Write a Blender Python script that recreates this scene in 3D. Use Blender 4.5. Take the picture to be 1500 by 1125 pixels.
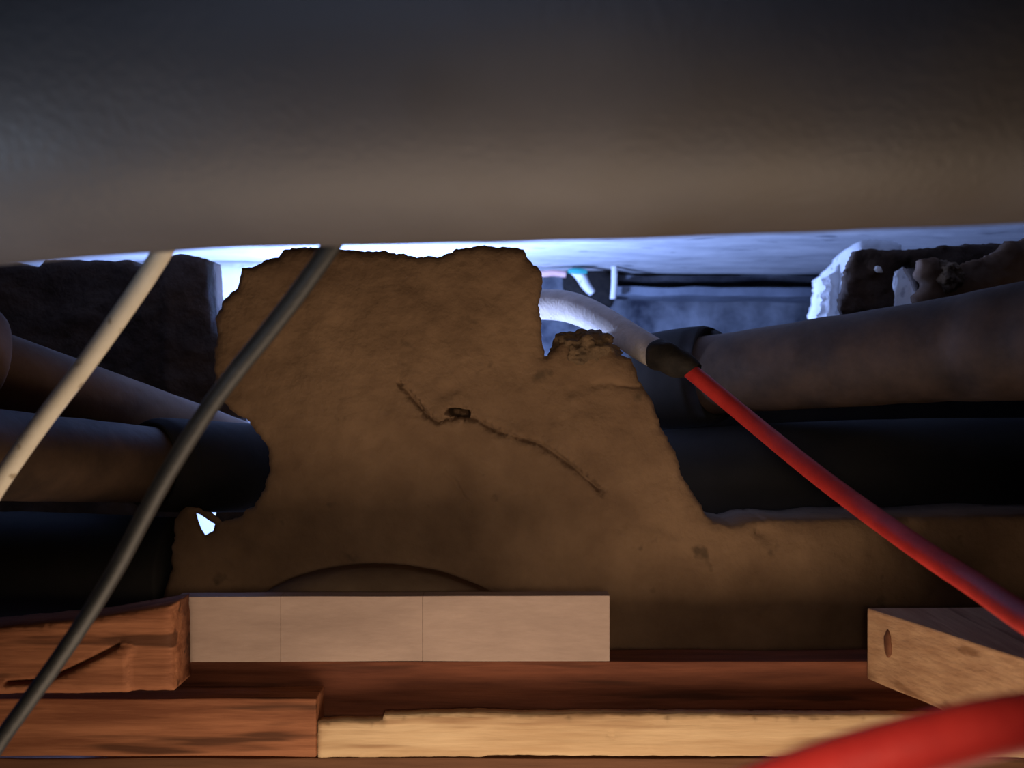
import bpy, bmesh, math, random
import numpy as np
from mathutils import Vector, noise
from mathutils.geometry import delaunay_2d_cdt

for o in list(bpy.data.objects): bpy.data.objects.remove(o)
scene = bpy.context.scene
col = scene.collection
R = random.Random(7)

# ------------------------------------------------------------------ camera
H = 2.3                                            # eye height of the camera inside the ceiling void
cd = bpy.data.cameras.new('camera'); cam = bpy.data.objects.new('camera', cd); col.objects.link(cam)
cam.location = (0, 0, H); cam.rotation_euler = (math.radians(90), 0, 0)
cd.sensor_width = 36; cd.lens = 36; cd.clip_start = 0.02
cd.dof.use_dof = True; cd.dof.focus_distance = 1.18; cd.dof.aperture_fstop = 6.5
scene.camera = cam

# ------------------------------------------------------------------ world, lights, exposure
w = bpy.data.worlds.new('world'); scene.world = w; w.use_nodes = True
w.node_tree.nodes['Background'].inputs[0].default_value = (0.55, 0.6, 0.75, 1)
w.node_tree.nodes['Background'].inputs[1].default_value = 0.012

def area(name, loc, target, size, energy, colour):
    l = bpy.data.lights.new(name, 'AREA'); l.shape = 'DISK'; l.size = size; l.energy = energy; l.color = colour
    o = bpy.data.objects.new(name, l); col.objects.link(o)
    o.location = loc
    o.rotation_euler = (Vector(target) - Vector(loc)).to_track_quat('-Z', 'Y').to_euler()
    return o
def point(name, loc, radius, energy, colour):
    l = bpy.data.lights.new(name, 'POINT'); l.shadow_soft_size = radius; l.energy = energy; l.color = colour
    o = bpy.data.objects.new(name, l); col.objects.link(o); o.location = loc
    return o
# warm lamplight coming up through the hatch, cool daylight from the left, cold work lamp beyond the wall
hl = area('hatch_light', (0.10, 0.60, H - 0.58), (0.10, 0.95, H + 0.02), 0.38, 4.3, (1.0, 0.74, 0.52))
hl.data.shape = 'RECTANGLE'; hl.data.size = 0.95; hl.data.size_y = 0.40
dl = area('daylight_left', (-0.50, 0.34, H - 0.22), (-0.30, 0.43, H + 0.08), 0.10, 0.15, (0.55, 0.74, 1.0)); dl.data.spread = math.radians(75)
dt = area('duct_fill', (-0.1, -0.35, H + 0.22), (0, 0.45, H + 0.2), 0.3, 0.07, (0.60, 0.70, 1.0)); dt.data.spread = math.radians(45)  # added cool fill behind the camera, for the upper duct only
# torch held at the camera, a soft warm beam into the void
l = bpy.data.lights.new('torch', 'SPOT'); l.energy = 9.5; l.color = (1.0, .76, .54); l.shadow_soft_size = .05; l.spot_size = math.radians(50); l.spot_blend = 1.0
tp = bpy.data.objects.new('torch', l); col.objects.link(tp); tp.location = (0.03, -0.06, H - 0.02)
tp.rotation_euler = (Vector((0.03, 1.2, H - .15)) - tp.location).to_track_quat('-Z', 'Y').to_euler()
l = bpy.data.lights.new('conduit_fill', 'SPOT'); l.energy = 9; l.color = (.45, .58, 1); l.shadow_soft_size = .02; l.spot_size = math.radians(70); l.spot_blend = .6  # added spot with no known source, whitens the near end of the conduit
hp = bpy.data.objects.new('conduit_fill', l); col.objects.link(hp); hp.location = (-0.14, 1.50, H - 0.02)
hp.rotation_euler = (Vector((0.10, 1.40, H + .10)) - hp.location).to_track_quat('-Z', 'Y').to_euler()
point('work_lamp', (-0.34, 2.25, H - 0.10), 0.05, 84, (0.30, 0.45, 1.0))

scene.view_settings.view_transform = 'Standard'
scene.view_settings.look = 'None'
scene.view_settings.exposure = 0.0
scene.view_settings.gamma = 1.0
scene.view_settings.use_curve_mapping = False

# ------------------------------------------------------------------ helpers
def P(x, y, Y): return Vector(((x - 750) / 1500 * Y, Y, H + (562.5 - y) / 1500 * Y))

def tag(o, label=None, cat=None, group=None, kind=None):
    if label: o['label'] = label
    if cat: o['category'] = cat
    if group: o['group'] = group
    if kind: o['kind'] = kind
    return o
def link(name, me, mat, parent=None, smooth=True):
    o = bpy.data.objects.new(name, me); col.objects.link(o)
    me.materials.append(mat)
    if smooth: me.shade_smooth()
    if parent: o.parent = parent
    return o
def empty(name, loc=(0, 0, 0)):
    o = bpy.data.objects.new(name, None); col.objects.link(o); o.empty_display_size = .02
    o.location = loc
    return o

def material(name, c1, c2, scale=12, rough=0.8, bump=0.3, bscale=60, detail=6, spec=0.3, stretch=(1, 1, 1),
             spots=None, spot_scale=30, spot_pos=0.62, dist=0.002, metallic=0):
    m = bpy.data.materials.new(name); m.use_nodes = True
    nt = m.node_tree; n = nt.nodes; L = nt.links
    b = n['Principled BSDF']
    tc = n.new('ShaderNodeTexCoord'); mp = n.new('ShaderNodeMapping'); mp.inputs['Scale'].default_value = stretch
    L.new(tc.outputs['Object'], mp.inputs['Vector'])
    t = n.new('ShaderNodeTexNoise'); t.inputs['Scale'].default_value = scale; t.inputs['Detail'].default_value = detail
    t.inputs['Roughness'].default_value = 0.62
    L.new(mp.outputs[0], t.inputs['Vector'])
    r = n.new('ShaderNodeValToRGB'); r.color_ramp.elements[0].position = 0.34; r.color_ramp.elements[1].position = 0.66
    r.color_ramp.elements[0].color = (*c1, 1); r.color_ramp.elements[1].color = (*c2, 1)
    L.new(t.outputs['Fac'], r.inputs['Fac'])
    out = r.outputs['Color']
    if spots:
        t2 = n.new('ShaderNodeTexNoise'); t2.inputs['Scale'].default_value = spot_scale; t2.inputs['Detail'].default_value = 3
        L.new(mp.outputs[0], t2.inputs['Vector'])
        r2 = n.new('ShaderNodeValToRGB'); r2.color_ramp.elements[0].position = spot_pos; r2.color_ramp.elements[1].position = spot_pos + .07
        L.new(t2.outputs['Fac'], r2.inputs['Fac'])
        mx = n.new('ShaderNodeMix'); mx.data_type = 'RGBA'
        L.new(r2.outputs['Color'], mx.inputs['Factor']); L.new(out, mx.inputs['A']); mx.inputs['B'].default_value = (*spots, 1)
        out = mx.outputs['Result']
    L.new(out, b.inputs['Base Color'])
    b.inputs['Roughness'].default_value = rough; b.inputs['Specular IOR Level'].default_value = spec
    b.inputs['Metallic'].default_value = metallic
    if bump:
        t3 = n.new('ShaderNodeTexNoise'); t3.inputs['Scale'].default_value = bscale; t3.inputs['Detail'].default_value = 5
        L.new(mp.outputs[0], t3.inputs['Vector'])
        bp = n.new('ShaderNodeBump'); bp.inputs['Strength'].default_value = bump; bp.inputs['Distance'].default_value = dist
        L.new(t3.outputs['Fac'], bp.inputs['Height']); L.new(bp.outputs[0], b.inputs['Normal'])
    return m

M = {}
M['plaster'] = material('brown_plaster', (.158, .096, .055), (.235, .148, .086), 13, .95, .8, 110, spots=(.105, .068, .04), dist=.0025, spot_scale=24, spot_pos=.66)
M['mortar'] = material('crumbly_mortar', (.10, .068, .042), (.19, .125, .072), 40, .95, 1, 120, dist=.004)
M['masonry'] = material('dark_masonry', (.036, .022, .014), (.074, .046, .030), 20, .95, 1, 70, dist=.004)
M['black'] = material('rubber_and_shade_black', (.006, .006, .007), (.014, .012, .012), 14, .95, .3)  # collar rubber; on the backing and pipe end its black stands in for shade
M['duct'] = material('grey_duct_plastic', (.082, .078, .084), (.116, .109, .112), 5, .5, .35, 240, spec=.45, dist=.0012, spots=(.09, .08, .075), spot_scale=4, spot_pos=.6)
M['pipe_brown'] = material('dusty_brown_pipe', (.115, .066, .038), (.185, .112, .066), 16, .8, .3, 80)
M['pipe_grey'] = material('dusty_grey_pipe', (.032, .019, .012), (.078, .046, .028), 14, .7, .3, 80)
M['pipe_dark'] = material('dark_grey_pipe', (.010, .010, .010), (.022, .020, .018), 10, .7, .3, 60)
M['conduit'] = material('pale_grey_conduit', (.40, .37, .36), (.52, .48, .47), 60, .75, .5, 260, spec=.3)
M['tape'] = material('black_tape', (.006, .005, .005), (.020, .016, .013), 60, .8, .6, 120)
M['red'] = material('red_cable_sheath', (.42, .022, .022), (.55, .035, .03), 40, .55, .25, 300, spec=.35)
M['white_cable'] = material('white_cable_sheath', (.86, .80, .66), (.95, .90, .77), 50, .6, .1, 200, spots=(.50, .42, .30), spot_scale=110, spot_pos=.64)
M['black_cable'] = material('black_cable_sheath', (.020, .022, .024), (.034, .036, .038), 40, .5, .2, 200, spec=.5)
M['concrete'] = material('pale_concrete', (.50, .51, .53), (.74, .74, .74), 5, .9, .5, 25, stretch=(1, 2.2, 1), dist=.006, spots=(.30, .31, .34), spot_scale=8, spot_pos=.62)
M['farwall'] = material('mottled_far_wall', (.03, .035, .05), (.26, .28, .31), 6, .95, .6, 20, dist=.01)  # dark tone stands in for shade in the far recess
M['ledge'] = material('dim_ledge', (.13, .15, .19), (.22, .25, .30), 8, .9, .4)
M['white'] = material('white_plaster', (.72, .72, .72), (.86, .86, .86), 14, .9, .6, 60, spots=(.45, .45, .48), spot_scale=45, spot_pos=.64, dist=.004)
M['board'] = material('pinkish_grey_board', (.30, .215, .175), (.42, .31, .255), 14, .55, .25, 90, spec=.35, stretch=(.5, 1, 1.6))
M['board_dark'] = material('board_joint', (.22, .16, .13), (.27, .20, .16), 20, .8, .2)
M['mound'] = material('grey_brown_mortar', (.15, .10, .062), (.21, .145, .09), 22, .95, .5, 90)

def wood(name, c1, c2, c3, along='X', rough=.75, knot=None):
    st = {'X': (1.2, 16, 16), 'Y': (16, 1.2, 16)}[along]
    m = material(name, c1, c2, 5, rough, .5, 12, stretch=st, spec=.25, dist=.0025, spots=c3, spot_scale=3, spot_pos=.60)
    return m
M['wood_orange'] = wood('orange_timber', (.20, .070, .032), (.40, .165, .080), (.11, .042, .02))
M['wood_red'] = wood('red_brown_timber', (.12, .038, .02), (.25, .086, .045), (.085, .03, .016))
M['wood_pale'] = wood('pale_pine', (.54, .36, .20), (.72, .53, .32), (.42, .26, .14))
M['wood_tan'] = wood('tan_timber', (.44, .25, .14), (.60, .375, .22), (.30, .16, .085), along='Y')
M['wood_dark'] = wood('dark_timber', (.12, .055, .03), (.18, .085, .045), (.09, .04, .02))
M['pink'] = material('pink_wire', (.75, .42, .38), (.85, .55, .50), 30, .5, 0)
M['teal'] = material('teal_clip', (.04, .35, .33), (.06, .45, .42), 30, .5, 0)
M['knot'] = material('wood_knot', (.13, .05, .025), (.20, .08, .04), 60, .8, .3)

# tubes along a smooth path ------------------------------------------------
def smooth_path(pts, n=8):
    out = []
    q = [pts[0]] + list(pts) + [pts[-1]]
    for i in range(1, len(q) - 2):
        p0, p1, p2, p3 = (np.array(v, float) for v in q[i-1:i+3])
        for k in range(n):
            t = k / n
            out.append(0.5 * ((2*p1) + (-p0+p2)*t + (2*p0-5*p1+4*p2-p3)*t*t + (-p0+3*p1-3*p2+p3)*t**3))
    out.append(np.array(q[-2], float))
    return out
def tube_mesh(name, pts, radii, seg=24, n=8, wobble=0.0, wfreq=30):
    """pts: world Vectors; radii: metres (scalar or list)"""
    if not isinstance(radii, (list, tuple)): radii = [radii] * len(pts)
    rows = smooth_path([(*p, r) for p, r in zip(pts, radii)], n)
    bm = bmesh.new(); prev = None; rings = []
    N = len(rows)
    up = None
    for i, row in enumerate(rows):
        p = Vector(row[:3]); r = row[3]
        a = Vector(rows[max(0, i-1)][:3]); b = Vector(rows[min(N-1, i+1)][:3])
        t = (b - a).normalized()
        if up is None: up = t.orthogonal().normalized()
        up = (up - t * up.dot(t)).normalized(); sd = t.cross(up)
        ring = []
        for k in range(seg):
            ang = 2 * math.pi * k / seg
            d = up * math.cos(ang) + sd * math.sin(ang)
            rr = r
            if wobble: rr += wobble * noise.noise((p + d * r) * wfreq)
            ring.append(bm.verts.new(p + d * rr))
        rings.append(ring)
    for a, b in zip(rings, rings[1:]):
        for k in range(seg):
            bm.faces.new((a[k], a[(k+1) % seg], b[(k+1) % seg], b[k]))
    bm.faces.new(rings[0][::-1]); bm.faces.new(rings[-1])
    bmesh.ops.recalc_face_normals(bm, faces=bm.faces)
    me = bpy.data.meshes.new(name); bm.to_mesh(me); bm.free()
    return me
def tube(name, pts, radii, mat, parent=None, **k):
    return link(name, tube_mesh(name, pts, radii, **k), mat, parent)

# ragged slabs: an outline, a relief and a thickness -------------------------
def resample(poly, step, jag, rnd, lim=None):
    out = []
    n = len(poly)
    for i in range(n):
        x0, y0 = poly[i]; x1, y1 = poly[(i+1) % n]
        L = math.hypot(x1-x0, y1-y0); k = max(1, int(L / step))
        for j in range(k):
            t = j / k; x = x0 + (x1-x0)*t; y = y0 + (y1-y0)*t
            a = jag if j else jag * .4
            nx, ny = -(y1-y0)/max(L, 1e-6), (x1-x0)/max(L, 1e-6)
            d = a * (noise.fractal(Vector((x*.035, y*.035, 3)), .7, 2.3, 5) * 1.1 + (rnd.random()-.5) * .35)
            if lim and not lim(x, y): d = 0
            out.append((x + nx*d, y + ny*d))
    return out
def inside(px, py, poly):
    c = np.zeros(px.shape, bool); n = len(poly)
    for i in range(n):
        x0, y0 = poly[i]; x1, y1 = poly[(i+1) % n]
        if y0 == y1: continue
        m = ((y0 > py) != (y1 > py)) & (px < (x1-x0)*(py-y0)/(y1-y0) + x0)
        c ^= m
    return c
def seg_dist(px, py, lines):
    d = np.full(px.shape, 1e9)
    for (x0, y0), (x1, y1) in lines:
        L2 = (x1-x0)**2 + (y1-y0)**2 + 1e-9
        t = np.clip(((px-x0)*(x1-x0) + (py-y0)*(y1-y0)) / L2, 0, 1)
        d = np.minimum(d, np.hypot(px - x0 - t*(x1-x0), py - y0 - t*(y1-y0)))
    return d
def slab(name, poly, Y, thick, mat, step=6, jag=2.0, amp=.003, freq=.02, edge=.006, edge_w=6, holes=(), extra=None,
         relief=None, seed=1, parent=None, back_jag=.0, depth_at=None, lim=None):
    """outline in wall units (1 unit = Y/1500 m on the face of the slab), y downwards"""
    rnd = random.Random(seed)
    outer = resample(poly, step * .6, jag, rnd, lim)
    hs = [resample(h, 3, .8, rnd) for h in holes]
    verts = list(outer); edges = [(i, (i+1) % len(outer)) for i in range(len(outer))]
    for h in hs:
        b = len(verts); verts += h; edges += [(b+i, b+(i+1) % len(h)) for i in range(len(h))]
    xs = np.array([p[0] for p in outer]); ys = np.array([p[1] for p in outer])
    gx, gy = np.meshgrid(np.arange(xs.min(), xs.max(), step), np.arange(ys.min(), ys.max(), step))
    rs = np.random.RandomState(seed)
    gx = (gx + rs.uniform(-.3, .3, gx.shape)*step).ravel(); gy = (gy + rs.uniform(-.3, .3, gy.shape)*step).ravel()
    if extra is not None:
        ex = np.array(extra, float); gx = np.concatenate([gx, ex[:, 0]]); gy = np.concatenate([gy, ex[:, 1]])
    blines = [(outer[i], outer[(i+1) % len(outer)]) for i in range(len(outer))]
    for h in hs: blines += [(h[i], h[(i+1) % len(h)]) for i in range(len(h))]
    ok = inside(gx, gy, outer)
    for h in hs: ok &= ~inside(gx, gy, h)
    gx, gy = gx[ok], gy[ok]
    bd = seg_dist(gx, gy, blines); ok = bd > step * .4; gx, gy = gx[ok], gy[ok]
    verts += list(zip(gx.tolist(), gy.tolist()))
    vo, eo, fo, _, _, _ = delaunay_2d_cdt([Vector(v) for v in verts], edges, [], 0, 1e-5)
    X = np.array([v.x for v in vo]); Z = np.array([v.y for v in vo])
    F = [f for f in fo if len(f) == 3]
    fa = np.array(F); cx = X[fa].mean(1); cy = Z[fa].mean(1)
    keep = inside(cx, cy, outer)
    for h in hs: keep &= ~inside(cx, cy, h)
    fa = fa[keep]
    e = seg_dist(X, Z, blines)
    D = np.array([noise.fractal(Vector((x*freq, z*freq, seed*3.7)), 1.0, 2.1, 5) for x, z in zip(X, Z)]) * amp
    D -= edge * np.exp(-e / edge_w)
    if relief is not None: D += relief(X, Z)
    bm = bmesh.new(); s = Y / 1500
    vs = [bm.verts.new(((x-750)*s, Y - d, H + (562.5 - z)*s)) for x, z, d in zip(X, Z, D)]
    for f in fa:
        try: bm.faces.new([vs[i] for i in f])
        except ValueError: pass
    for v in [v for v in bm.verts if not v.link_faces]: bm.verts.remove(v)
    front = [list(f.verts) for f in bm.faces]
    be = [tuple(ed.verts) for ed in bm.edges if len(ed.link_faces) == 1]
    cur = {v: v for e2 in be for v in e2}
    def slant(co):                                 # a hole is bored on a slant, its surroundings shear with it
        if not hs: return Vector((0, 0, 0))
        hx = sum(p[0] for p in hs[0])/len(hs[0]); hy = sum(p[1] for p in hs[0])/len(hs[0])
        d = math.hypot(co.x - (hx-750)*s, co.z - H - (562.5-hy)*s)
        return Vector(((hx-750)/1500, 0, (562.5-hy)/1500)) * thick * math.exp(-(max(0, d-.02)/.05)**2)
    for k in range(2):
        nxt = {}
        for v, c in cur.items():
            p = c.co + Vector((0, thick/2, 0)) + slant(v.co)/2
            if back_jag and not slant(v.co).length > .003: p += Vector((noise.noise(p*18), 0, noise.noise(p*18 + Vector((5, 5, 5))))) * back_jag
            nxt[v] = bm.verts.new(p)
        for a, b in be: bm.faces.new((cur[a], cur[b], nxt[b], nxt[a]))
        cur = nxt
    bv = dict(cur)
    for f in front:
        for v in f:
            if v not in bv: bv[v] = bm.verts.new(Vector((v.co.x, Y + thick, v.co.z)) + slant(v.co))
        bm.faces.new([bv[v] for v in f][::-1])
    bmesh.ops.recalc_face_normals(bm, faces=bm.faces)
    me = bpy.data.meshes.new(name); bm.to_mesh(me); bm.free()
    return link(name, me, mat, parent)

def lump(name, c, r, mat, parent=None, amp=.3, freq=40, seed=0, sub=5):
    bm = bmesh.new(); bmesh.ops.create_icosphere(bm, subdivisions=sub, radius=1)
    for v in bm.verts:
        d = v.co.normalized()
        p = Vector((d.x*r[0], d.y*r[1], d.z*r[2]))
        k = 1 + amp * noise.fractal(p*freq + Vector((seed, seed*2, 0)), .8, 2.0, 5)
        v.co = p * k
    me = bpy.data.meshes.new(name); bm.to_mesh(me); bm.free()
    o = link(name, me, mat, parent); o.location = c
    return o

def beam(name, corners, mat, parent=None, bev=.002, cuts=24, warp=.0008, seed=0):
    """corners: 8 points, first the front quad (4, counter clockwise from top left), then the back quad"""
    bm = bmesh.new()
    v = [bm.verts.new(c) for c in corners]
    for f in ((0, 1, 2, 3), (7, 6, 5, 4), (0, 4, 5, 1), (1, 5, 6, 2), (2, 6, 7, 3), (3, 7, 4, 0)):
        bm.faces.new([v[i] for i in f])
    bmesh.ops.recalc_face_normals(bm, faces=bm.faces)
    long_e = sorted(bm.edges, key=lambda e: -e.calc_length())[:4]
    bmesh.ops.bevel(bm, geom=[e for e in bm.edges], offset=bev, segments=2, affect='EDGES', profile=.6)
    L = max(e.calc_length() for e in bm.edges)
    le = [e for e in bm.edges if e.calc_length() > .85 * L]
    bmesh.ops.subdivide_edges(bm, edges=le, cuts=cuts, use_grid_fill=True)
    for q in bm.verts:
        q.co += Vector((0, noise.noise(q.co*9 + Vector((seed, 0, 0))), noise.noise(q.co*11 + Vector((0, seed, 3))))) * warp * 2
    me = bpy.data.meshes.new(name); bm.to_mesh(me); bm.free()
    return link(name, me, mat, parent, smooth=False)
def box_px(x0, x1, y0, y1, Y, depth, y0b=None, y1b=None):
    """box whose front face sits at depth Y and spans the given units; straight extrusion backwards"""
    y0b = y0 if y0b is None else y0b; y1b = y1 if y1b is None else y1b
    fr = [P(x0, y0, Y), P(x0, y1, Y), P(x1, y1b, Y), P(x1, y0b, Y)]
    return fr + [p + Vector((0, depth, 0)) for p in fr]

# ================================================================== STRUCTURE
YW = 1.20
pier = [(313, 466), (322, 452), (325, 440), (334, 433), (346, 420), (350, 408), (352, 391), (374, 388), (392, 379), (406, 376),
        (413, 366), (440, 362), (470, 361), (500, 364), (530, 367), (560, 366), (580, 372), (620, 376), (650, 373), (672, 365),
        (700, 358), (740, 361), (767, 364), (773, 378), (781, 388), (792, 396), (793, 420), (790, 440), (791, 460), (794, 490),
        (798, 522), (812, 512), (824, 500), (850, 492), (880, 490), (897, 500), (903, 515), (926, 526), (940, 560), (956, 590), (968, 625),
        (986, 655), (998, 690), (1015, 720), (1030, 745), (1044, 768), (1085, 768), (1110, 764), (1200, 761), (1500, 754), (1900, 748),
        (1900, 1230), (230, 1230), (230, 890), (244, 830), (250, 790), (252, 762), (266, 747), (288, 745), (305, 752), (322, 766), (345, 761), (368, 744),
        (386, 716), (394, 690), (393, 664), (381, 640), (360, 613), (335, 600), (318, 582), (311, 560), (312, 520), (317, 490)]
crack = [(585, 562), (600, 574), (612, 590), (626, 606), (642, 618), (658, 611), (690, 609), (712, 622), (735, 634), (762, 640),
         (795, 652), (820, 668), (848, 690), (882, 720)]
crack2 = [(652, 690), (668, 708), (682, 728), (692, 752)]
crack3 = [(868, 565), (895, 562), (940, 568)]
crack4 = [(583, 500), (585, 540), (588, 565)]
def lines(p): return list(zip(p, p[1:]))
extra = []
for ln in (crack, crack2, crack3):
    for (x0, y0), (x1, y1) in lines(ln):
        L = math.hypot(x1-x0, y1-y0); nx, ny = -(y1-y0)/L, (x1-x0)/L
        for j in range(int(L/2.5)):
            t = j*2.5/L
            for o_ in (-5, -2.5, -1, 1, 2.5, 5):
                extra.append((x0+(x1-x0)*t+nx*o_, y0+(y1-y0)*t+ny*o_))
extra += [(655 + 3*i, 596 + 3*j) for i in range(13) for j in range(6)]
def pier_relief(X, Z):
    wob = np.array([noise.noise(Vector((x*.06, z*.06, 9))) for x, z in zip(X, Z)])
    wv = 1 + .9*np.array([noise.noise(Vector((x*.03, z*.03, 29))) for x, z in zip(X, Z)])
    d1 = seg_dist(X + wob*8, Z + wob*8, lines(crack)); d2 = seg_dist(X + wob*6, Z, lines(crack2)); d3 = seg_dist(X, Z + wob*6, lines(crack3))
    d4 = seg_dist(X, Z, lines(crack4))
    ch = np.array([noise.noise(Vector((x*.25, z*.25, 19))) for x, z in zip(X, Z)])
    out = -.009*wv*np.exp(-(d1/(4.0 + 2.2*ch))**2) - .004*np.clip(ch, 0, 1)*np.exp(-(d1/9)**2) - .0025*np.exp(-(d2/3.5)**2) - .003*np.exp(-(d3/4)**2) - .0022*np.exp(-(d4/3)**2)
    cy = np.interp(X, [p[0] for p in crack], [p[1] for p in crack])
    on = (X > 590) & (X < 880)
    out += np.where(on & (Z < cy), .0035*np.exp(-np.abs(cy - Z)/22), 0)
    # chips round the slot and along the crack
    for cx_, cy_, r_, a_ in ((655, 575, 9, -.004), (667, 582, 7, .004), (795, 635, 14, -.003), (810, 628, 8, .003), (623, 742, 4, -.005),
                             (908, 775, 5, -.006), (612, 783, 4, -.003), (1058, 907, 13, -.006), (1120, 900, 9, -.006), (1125, 783, 12, -.007),
                             (1112, 779, 6, -.006), (835, 572, 8, -.003), (842, 585, 6, .003), (380, 770, 16, -.004), (350, 805, 14, -.005),
                             (890, 540, 24, .005), (680, 531, 3, -.003), (840, 640, 18, .003), (1330, 735+40, 16, -.004)):
        q = np.hypot(X-cx_, Z-cy_)/r_
        out += a_*np.exp(-q*q)
    slot = np.clip(1.15 - ((np.abs(X-672)/17)**4 + (np.abs(Z-605 - (X-672)*.10)/6.5)**4), 0, 1)
    out -= .07*slot
    # the foot of the pier hollows towards the timber, the skin bulges between the pipes
    out += .010*np.exp(-((X-560)/170)**2 - ((Z-560)/140)**2)
    out += .006*np.exp(-((X-870)/70)**2 - ((Z-640)/90)**2)
    out -= .010/(1+np.exp(-(Z-790)/18)) * np.clip((1000-X)/300, 0, 1)
    return out
wall = slab('wall_back', pier, YW, .10, M['plaster'], step=5.5, jag=3.6, amp=.0026, freq=.022, edge=.007, edge_w=6,
            holes=[[(283, 751), (290, 754), (300, 761), (313, 769), (310, 780), (297, 787), (292, 778), (287, 765)]],
            extra=extra, relief=pier_relief, seed=4, back_jag=.004, lim=lambda x, y: not (x > 1150 and y < 800))
tag(wall, 'cracked brown plaster pier left standing between two broken pipe openings', kind='structure')

YL = 1.55
wl = [(-900, 384), (22, 383), (30, 388), (50, 388), (58, 377), (185, 379), (192, 387), (220, 387), (228, 376), (262, 371), (300, 378),
      (302, 400), (305, 440), (308, 480), (309, 485), (322, 495), (340, 540), (350, 600), (360, 790), (317, 792), (315, 742), (262, 742), (270, 900), (-900, 900)]
def left_relief(X, Z):
    return -.02*np.exp(-((X-120)/120)**2) * (X < 240)
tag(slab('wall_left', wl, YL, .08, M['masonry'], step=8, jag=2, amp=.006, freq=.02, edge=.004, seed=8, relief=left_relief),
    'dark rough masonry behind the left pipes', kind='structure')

# space beyond the wall
def plain(name, pts, thick, mat, kind='structure', cuts=30, amp=.006, freq=4, label=None):
    """quad pts with a thickness vector, subdivided and uneven"""
    bm = bmesh.new(); v = [bm.verts.new(p) for p in pts]; bm.faces.new(v)
    bmesh.ops.subdivide_edges(bm, edges=bm.edges[:], cuts=cuts, use_grid_fill=True)
    n = (Vector(pts[1]) - Vector(pts[0])).cross(Vector(pts[2]) - Vector(pts[1])).normalized()
    for q in bm.verts: q.co += n * amp * noise.fractal(q.co*freq, 1, 2, 4)
    g = bmesh.ops.extrude_face_region(bm, geom=bm.faces[:])
    for q in g['geom']:
        if isinstance(q, bmesh.types.BMVert): q.co += Vector(thick)
    bmesh.ops.recalc_face_normals(bm, faces=bm.faces)
    me = bpy.data.meshes.new(name); bm.to_mesh(me); bm.free()
    return tag(link(name, me, mat), label, kind=kind)
def bar(name, a, b, h, d, mat, bev=.004, **kw):
    a = Vector(a); b = Vector(b)
    fr = [a, a - Vector((0, 0, h)), b - Vector((0, 0, h)), b]
    return beam(name, fr + [p + Vector((0, d, 0)) for p in fr], mat, bev=bev, **kw)
ZC = H + .325
plain('ceiling_front', [(-2.2, -.6, ZC), (2.6, -.6, ZC), (2.6, 1.24, ZC), (-2.2, 1.24, ZC)], (0, 0, .12), M['masonry'], cuts=20, label='unseen ceiling over the near side of the wall, darkened against cold bounce')  # out of view, kept dark so it throws no cold light forward
tag(bar('spill_beam', (-2.15, 1.16, ZC + .02), (2.55, 1.16, ZC + .02), .13, .12, M['masonry']), 'added unseen beam above the wall, blocks cold spill', kind='structure')  # added out of view behind the duct to hold back cold light
plain('ceiling', [(-2.2, 1.24, ZC), (2.6, 1.24, ZC), (2.6, 3.2, ZC), (-2.2, 3.2, ZC)], (0, 0, .12), M['concrete'], cuts=60, amp=.010, freq=3,
      label='pale concrete slab lit cold blue beyond the wall')
plain('wall_far', [(-2.2, 3.12, H-1), (2.6, 3.12, H-1), (2.6, 3.12, ZC+.1), (-2.2, 3.12, ZC+.1)], (0, .1, 0), M['farwall'], cuts=70, amp=.03, freq=5,
      label='mottled wall at the far end of the void')
plain('wall_right', [(2.5, -.6, H-1), (2.5, 3.2, H-1), (2.5, 3.2, ZC), (2.5, -.6, ZC)], (.1, 0, 0), M['farwall'])
plain('wall_outer', [(-2.1, -.6, H-1), (-2.1, 3.2, H-1), (-2.1, 3.2, ZC), (-2.1, -.6, ZC)], (-.1, 0, 0), M['farwall'])
plain('wall_white', [(-1.75, 2.72, H-1), (-.45, 2.72, H-1), (-.45, 2.72, ZC), (-1.75, 2.72, ZC)], (0, .08, 0), M['white'], cuts=30, amp=.003,
      label='white wall lit brightly by the work lamp')
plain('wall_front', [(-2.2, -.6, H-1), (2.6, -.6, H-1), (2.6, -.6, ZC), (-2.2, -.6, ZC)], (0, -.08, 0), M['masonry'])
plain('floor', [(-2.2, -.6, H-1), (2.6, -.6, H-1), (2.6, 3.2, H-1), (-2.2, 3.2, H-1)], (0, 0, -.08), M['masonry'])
# ledge and trims on the far wall
tag(bar('trim_1', P(897, 419, 2.92), P(1330, 422, 2.92), .026, .2, M['ledge'], warp=.003), 'pale ledge on the far wall', kind='structure')
tag(bar('trim_2', P(905, 403, 3.0), P(1330, 405, 3.0), .018, .12, M['farwall'], warp=.003), 'dark strip under the slab', kind='structure')

# added backing behind the right hand pipes: black for shade, blocks cold light
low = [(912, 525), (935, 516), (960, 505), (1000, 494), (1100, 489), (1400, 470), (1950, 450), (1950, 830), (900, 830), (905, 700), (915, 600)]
tag(slab('shade_backing', low, 1.62, .06, M['black'], step=14, jag=2, amp=.004, seed=12), 'added backing behind the right hand pipes, blackened in place of shade', kind='structure')

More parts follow.
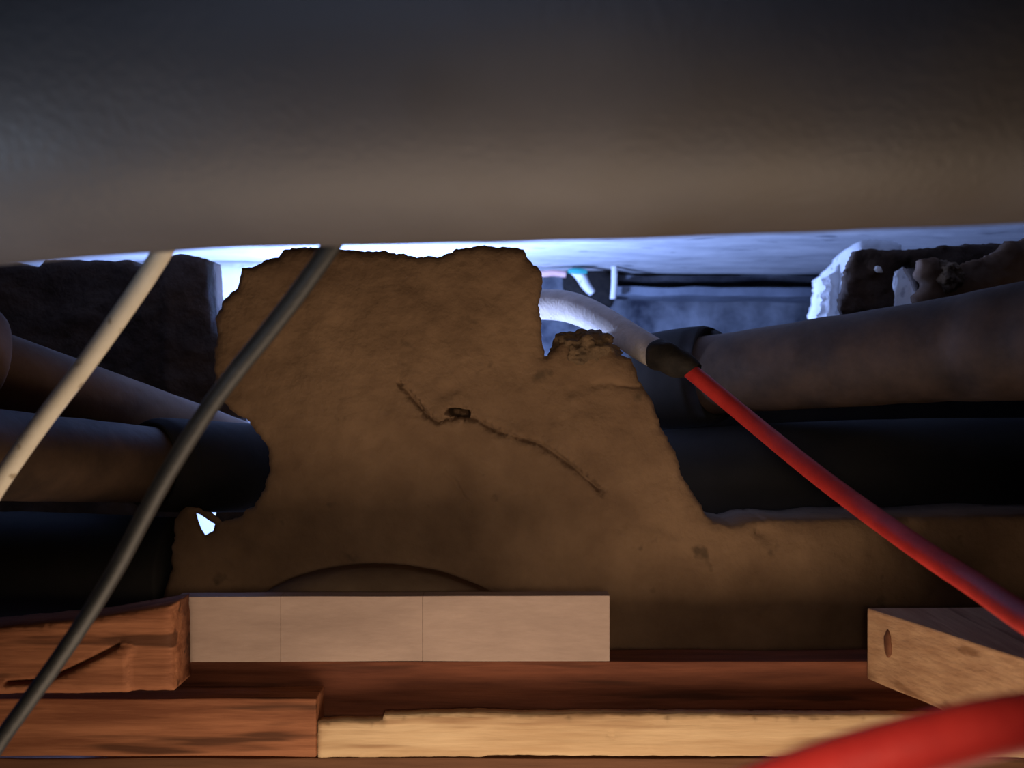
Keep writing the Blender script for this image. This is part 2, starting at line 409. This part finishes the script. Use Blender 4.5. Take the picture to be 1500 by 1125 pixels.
# white column and the broken masonry in front of it
wc = [(1224, 400), (1250, 362), (1275, 350), (1322, 358), (1322, 520), (1216, 520), (1220, 450)]
def col_relief(X, Z): return -.10*np.clip((1262-X)/42, 0, 1)
tag(slab('column', wc, 1.86, .05, M['white'], step=6, jag=3, amp=.005, freq=.05, seed=21, relief=col_relief),
    'white plastered column stub beyond the wall', kind='structure')
wp2 = [(1322, 394), (1334, 376), (1352, 366), (1372, 376), (1372, 520), (1318, 520)]
tag(slab('column', wp2, 1.66, .04, M['white'], step=5, jag=2, amp=.003, freq=.05, seed=27, relief=lambda X, Z: -.11*np.clip((1366-X)/48, 0, 1)),
    'white plastered strip beside the dark masonry stub', kind='structure')
ms = [(1256, 367), (1300, 366), (1348, 363), (1420, 360), (1490, 352), (1900, 330), (1900, 420), (1400, 430), (1372, 440), (1345, 425),
      (1340, 402), (1334, 384), (1324, 390), (1311, 398), (1312, 430), (1314, 500), (1236, 500), (1238, 470), (1232, 450), (1240, 425), (1243, 400), (1248, 380)]
tag(slab('wall_stub', ms, 1.56, .02, M['masonry'], step=5, jag=3.5, amp=.006, freq=.05, edge=.006, seed=23, back_jag=.004),
    'dark crumbling masonry stub above the right hand pipe', kind='structure')
chip = slab('chip', [(1285, 389), (1291, 391), (1294, 399), (1287, 398), (1283, 394)], 1.548, .008, M['white'], step=3, jag=.5, amp=.001, seed=2, edge=.001)
chip.parent = bpy.data.objects['wall_stub']

# plaster shoulder at the upper right
sh = [(1352, 380), (1372, 376), (1392, 396), (1412, 384), (1440, 376), (1468, 366), (1482, 352), (1520, 345), (1900, 325), (1900, 520), (1380, 520), (1352, 450),
      (1346, 436), (1362, 420), (1350, 400)]
tag(slab('wall_shoulder', sh, 1.42, .018, M['pipe_brown'], step=5, jag=4, amp=.005, freq=.04, edge=.006, seed=31, back_jag=.005),
    'brown plaster shoulder at the upper right', kind='structure')

# ================================================================== THINGS
# big duct across the top
edge_pts = [(-700, 425), (-250, 405), (0, 386), (250, 367), (500, 360), (800, 354), (1150, 342), (1500, 328), (1850, 316), (2300, 300)]
rD = .10; pts = []
YA = .52
for x, y in edge_pts:
    phi = math.atan((562.5 - y) / 1500); c = math.cos(phi)
    # axis centre so that the underside is tangent to the sight line
    pts.append(Vector(((x-750)/1500*YA, YA, H + YA*math.tan(phi) + rD/c)))
tag(tube('drain_duct', pts, rD, M['duct'], seg=96, n=10, wobble=.0006, wfreq=25),
    'very large grey plastic duct crossing the top close to the camera', 'pipe')

# left pipes
t = empty('waste_pipe', P(-150, 515, 1.10))
def tchild(name, root, *a, **k):
    o = tube(name, *a, **k); o.parent = root; o.matrix_parent_inverse = root.matrix_world.inverted()
    o.matrix_parent_inverse.translation = -root.location
    return o
tag(t, 'upper brown dusty pipe on the left, wide hub at frame edge', 'pipe')
tchild('barrel', t, [P(-320, 455, 1.02), P(-150, 510, 1.08), P(30, 566, 1.17), P(320, 660, 1.45), P(430, 700, 1.56)], .052, M['pipe_brown'], seg=48, wobble=.0015, wfreq=30)
tchild('hub', t, [P(-290, 466, 1.02), P(-90, 522, 1.09), P(-62, 530, 1.10), P(-30, 541, 1.12), P(-20, 545, 1.125)], [.078, .078, .072, .058, .050], M['pipe_brown'], seg=48, wobble=.004, wfreq=30)
t = empty('drain_pipe', P(0, 667, 1.02))
tag(t, 'grey pipe crossing in front of the upper left pipe into an added sleeve, black for the shade in the opening', 'pipe')
tchild('barrel', t, [P(-350, 640, .82), P(-150, 652, .90), P(0, 667, 1.02), P(200, 679, 1.20), P(250, 681, 1.25)], .0455, M['pipe_grey'], seg=48, wobble=.001)
tchild('shade_sleeve', t, [P(226, 680, 1.222), P(230, 680, 1.226), P(250, 681, 1.25), P(330, 684, 1.33), P(430, 686, 1.42)], [.047, .055, .057, .0585, .0585], M['black'], seg=48, n=5)  # black sleeve added in place of the shade inside the opening
tag(tube('soil_pipe', [P(-350, 828, 1.27), P(0, 828, 1.27), P(150, 832, 1.27), P(256, 836, 1.27)], .066, M['pipe_dark'], seg=48, wobble=.001),
    'near-black pipe lowest of the left pipes, above the orange timber', 'pipe')
# right pipes
t = empty('vent_pipe', P(1500, 505, 1.15))
tag(t, 'upper right dark brown pipe rising right, with black collar', 'pipe')
tchild('barrel', t, [P(985, 556, 1.50), P(1100, 543, 1.44), P(1250, 527, 1.36), P(1400, 511, 1.28), P(1500, 500, 1.22), P(1800, 470, 1.08), P(2500, 420, 1.0)],
     [.056, .058, .062, .066, .070, .072, .072], M['pipe_grey'], seg=56, wobble=.0018, wfreq=24)
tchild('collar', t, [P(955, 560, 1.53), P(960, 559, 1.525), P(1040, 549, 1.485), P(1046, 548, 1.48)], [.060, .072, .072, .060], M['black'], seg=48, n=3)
tag(tube('branch_pipe', [P(930, 706, 1.46), P(1200, 692, 1.42), P(1500, 688, 1.40), P(1850, 690, 1.40), P(2600, 690, 1.40)], .071, M['pipe_dark'], seg=48, wobble=.001),
    'lower right near-black pipe behind the plaster ledge', 'pipe')
# conduit and the red cable that leaves it
t = empty('conduit', P(870, 462, 1.34))
tag(t, 'pale grey conduit bending out from behind the pier, black tape end', 'conduit')
tchild('sleeve', t, [P(700, 447, 1.52), P(780, 446, 1.46), P(825, 448, 1.42), P(862, 460, 1.37), P(905, 484, 1.30), P(945, 509, 1.24), P(968, 522, 1.21)],
     [.0215, .0215, .0215, .0205, .0188, .0182, .0178], M['conduit'], seg=36)
tchild('tape', t, [P(962, 518, 1.214), P(975, 524, 1.203), P(992, 531, 1.197), P(1008, 538, 1.193), P(1018, 545, 1.188)],
     [.0186, .0186, .0168, .0135, .0105], M['tape'], seg=28, n=4, wobble=.003, wfreq=60)
tag(tube('red_cable', [P(990, 528, 1.20), P(1012, 544, 1.19), P(1100, 617, 1.12), P(1185, 686, 1.02), P(1262, 744, .94), P(1350, 806, .84), P(1430, 858, .76), P(1505, 908, .66),
                       P(1640, 985, .52), P(1700, 1035, .42), P(1620, 1050, .36), P(1500, 1058, .335), P(1360, 1088, .325), P(1200, 1135, .32), P(980, 1220, .31)],
         .0096, M['red'], seg=28, n=10),
    'red cable running down right from the tape and looping back across the lower right corner', 'cable')

# hanging cables
tag(tube('white_cable', [P(-90, 850, .78), P(-40, 770, .77), P(4, 700, .76), P(60, 620, .75), P(122, 538, .74), P(170, 471, .73), P(215, 405, .72), P(252, 345, .71), P(285, 285, .70), P(300, 200, .69)],
         .0069, M['white_cable'], seg=20), 'cream white cable slanting behind the duct on the left', 'cable')
tag(tube('black_cable', [P(-60, 1190, .76), P(-8, 1098, .75), P(36, 1035, .74), P(84, 968, .73), P(132, 896, .72), P(174, 826, .71), P(214, 750, .70), P(252, 682, .69), P(300, 606, .68),
                         P(345, 545, .67), P(392, 487, .66), P(440, 425, .65), P(484, 362, .64), P(520, 300, .64), P(540, 200, .66)],
         .0060, M['black_cable'], seg=20), 'black cable slanting from the duct across the pier to the lower left', 'cable')

# crumbly lumps
tag(lump('mortar_lump', P(856, 514, 1.222), (.038, .030, .024), M['mortar'], amp=.30, freq=60, seed=3),
    'dark crumbly mortar lump on the right shoulder of the pier', 'mortar')
tag(lump('mortar_lump', P(1384, 408, 1.44), (.022, .03, .026), M['mortar'], amp=.22, freq=60, seed=9),
    'brown crumbly mortar lump at the upper right beside the white column', 'mortar')
# low mound behind the board
def mound():
    bm = bmesh.new(); N = 60; K = 16
    rows = []
    for j in range(K+1):
        row = []
        for i in range(N+1):
            u = i/N*2-1; a = j/K*math.pi/2
            x = 560 + u*172; top = 833 + 42*abs(u)**2.1 + 6*u
            zt = 562.5 - top
            Y = 1.085 + .11*(1-math.cos(a)) * 1.0
            p = P(x, top, 1.13)
            z = p.z - .035*(1-math.sin(a)) - (.0)
            row.append(bm.verts.new((p.x, 1.13 - .045*math.cos(a), z + .0008*noise.noise(Vector((x*.05, a*3, 0))))))
        rows.append(row)
    base = [bm.verts.new((v.co.x, v.co.y, P(0, 975, 1.09).z)) for v in rows[0]]
    for i in range(N): bm.faces.new((base[i], base[i+1], rows[0][i+1], rows[0][i]))
    for a, b in zip(rows, rows[1:]):
        for i in range(N): bm.faces.new((a[i], a[i+1], b[i+1], b[i]))
    back = [bm.verts.new((v.co.x, v.co.y+.03, v.co.z)) for v in rows[-1]]
    bb = [bm.verts.new((v.co.x, v.co.y+.075, v.co.z)) for v in base]
    for i in range(N):
        bm.faces.new((rows[-1][i], rows[-1][i+1], back[i+1], back[i])); bm.faces.new((back[i], back[i+1], bb[i+1], bb[i]))
        bm.faces.new((bb[i], bb[i+1], base[i+1], base[i]))
    bmesh.ops.recalc_face_normals(bm, faces=bm.faces)
    me = bpy.data.meshes.new('mound'); bm.to_mesh(me); bm.free()
    return link('mortar_mound', me, M['mound'])
tag(mound(), 'low rounded grey brown mortar mound showing above the long pale board', 'mortar')

# timbers ------------------------------------------------------------------
tag(beam('timber_batten', box_px(-300, 1800, 969, 1056, 1.08, .05), M['wood_red'], seed=1), 'red-brown timber running behind and under the pale board', 'timber')
tag(beam('timber_batten', box_px(-300, 463, 1024, 1109, 1.03, .045), M['wood_orange'], seed=2), 'orange brown timber along the lower left corner', 'timber')
pine = slab('pine_strip', [(465, 1058), (500, 1056), (560, 1056), (562, 1048), (700, 1044), (760, 1047), (900, 1046), (1100, 1047), (1280, 1048), (1900, 1048), (1900, 1112), (1000, 1108), (715, 1107), (706, 1109), (640, 1109), (466, 1110)],
            1.035, .014, M['wood_pale'], step=8, jag=1.0, amp=.0008, freq=.01, edge=.0015, edge_w=3, seed=41,
            relief=lambda X, Z: -.0015*np.exp(-((X-955)/2)**2) - .0015*np.exp(-((X-1052)/2)**2) - .001*np.exp(-((X-1005)/2)**2) - .004*np.exp(-((X-898)**2+(Z-1076)**2)/9))
tag(pine, 'bright pale pine strip along the bottom', 'timber')
tag(beam('timber_batten', box_px(-300, 1800, 1111, 1190, 1.05, .05), M['wood_dark'], seed=3), 'dark brown timber at the very bottom under the pine strip', 'timber')

# left orange block with a split running up its face
split = [(10, 1000), (67, 996), (108, 978), (143, 961), (176, 944)]
lb = slab('timber_block', [(-300, 945), (0, 919), (113, 909), (200, 895), (252, 886), (254, 1012), (120, 1014), (-300, 1018)], .985, .05, M['wood_orange'],
          step=6, jag=1.0, amp=.0015, freq=.012, edge=.003, edge_w=4, seed=44,
          extra=[(a[0]+(b[0]-a[0])*t/12+0, a[1]+(b[1]-a[1])*t/12+o_) for a, b in zip(split, split[1:]) for t in range(12) for o_ in (-4, -2, 0, 2, 4)],
          relief=lambda X, Z: -.007*np.exp(-(seg_dist(X, Z, lines(split))/2.5)**2) + .005*(1/(1+np.exp(-(Z-np.interp(X, [p[0] for p in split], [p[1] for p in split]))/3)))*(X < 190))
tag(lb, 'orange timber block at the left edge with a split along its face', 'timber')
# right tan block
f0 = P(1270, 890, 1.078); f1 = P(1502, 966, .876)
dv = f1 - f0; f1 = f0 + dv*1.7
f1.z = f0.z
hh = Vector((0, 0, -.0745)); wd = Vector((.13, .0, .0))
rb = beam('timber_block', [f0, f0+hh, f1+hh, f1, f0+wd, f0+wd+hh, f1+wd+hh, f1+wd], M['wood_tan'], seed=7, bev=.002)
tag(rb, 'tan timber block with a knot at the right, above the pine strip', 'timber')
n_ = (f1-f0).cross(Vector((0, 0, 1))).normalized()
if n_.x > 0: n_ = -n_
kn = lump('knot', f0 + (f1-f0)*.09 + Vector((0, 0, -.030)) + n_*(-.001), (.0035, .008, .014), M['knot'], amp=.2, freq=80, sub=3)
kn.parent = rb

# the long pale board with its joints, standing on the timber
t = empty('board', P(575, 968, 1.04))
tag(t, 'long pinkish grey board standing in front of the mortar mound', 'board')
xs = [258, 411, 619, 893]
for i in range(3):
    x0 = xs[i] + (0 if i == 0 else .2); x1 = xs[i+1] - (0 if i == 2 else .2)
    o = beam('panel', box_px(x0, x1, 875 - i*.8, 969, 1.045 + (.0003 if i == 1 else 0), .022, y0b=874.2 - i*.8), M['board'], seed=10, bev=.0004, cuts=12, warp=.0004)
    o.parent = t; o.matrix_parent_inverse.translation = -t.location
# fittings beyond the pier
tag(slab('junction_box', [(826, 394), (866, 394), (899, 394), (902, 436), (897, 448), (874, 444), (850, 434), (826, 420)], 2.95, .08, M['tape'], step=5, jag=.8, amp=.001, seed=3),
    'small black box hanging beyond the pier above the conduit', 'box')
tag(tube('pink_wire', [P(700, 400, 2.84), P(790, 401, 2.84), P(810, 400, 2.84), P(829, 402, 2.84)], .009, M['pink'], seg=12), 'short pink wire end beyond the top of the pier', 'wire')
tag(tube('white_strap', [P(838, 396, 2.87), P(850, 404, 2.86), P(858, 418, 2.86), P(868, 430, 2.86)], [.010, .015, .013, .010], M['white'], seg=12), 'short white strap slanting down across the black box', 'strap')
tag(tube('teal_clip', [P(832, 397, 2.84), P(846, 397, 2.84), P(860, 398, 2.84)], [.006, .009, .006], M['teal'], seg=10), 'tiny teal clip at the top of the white strap', 'clip')
tag(tube('white_post', [P(900, 390, 2.88), P(900, 415, 2.88), P(898, 438, 2.88)], .009, M['white'], seg=12), 'thin white post beside the black box', 'post')
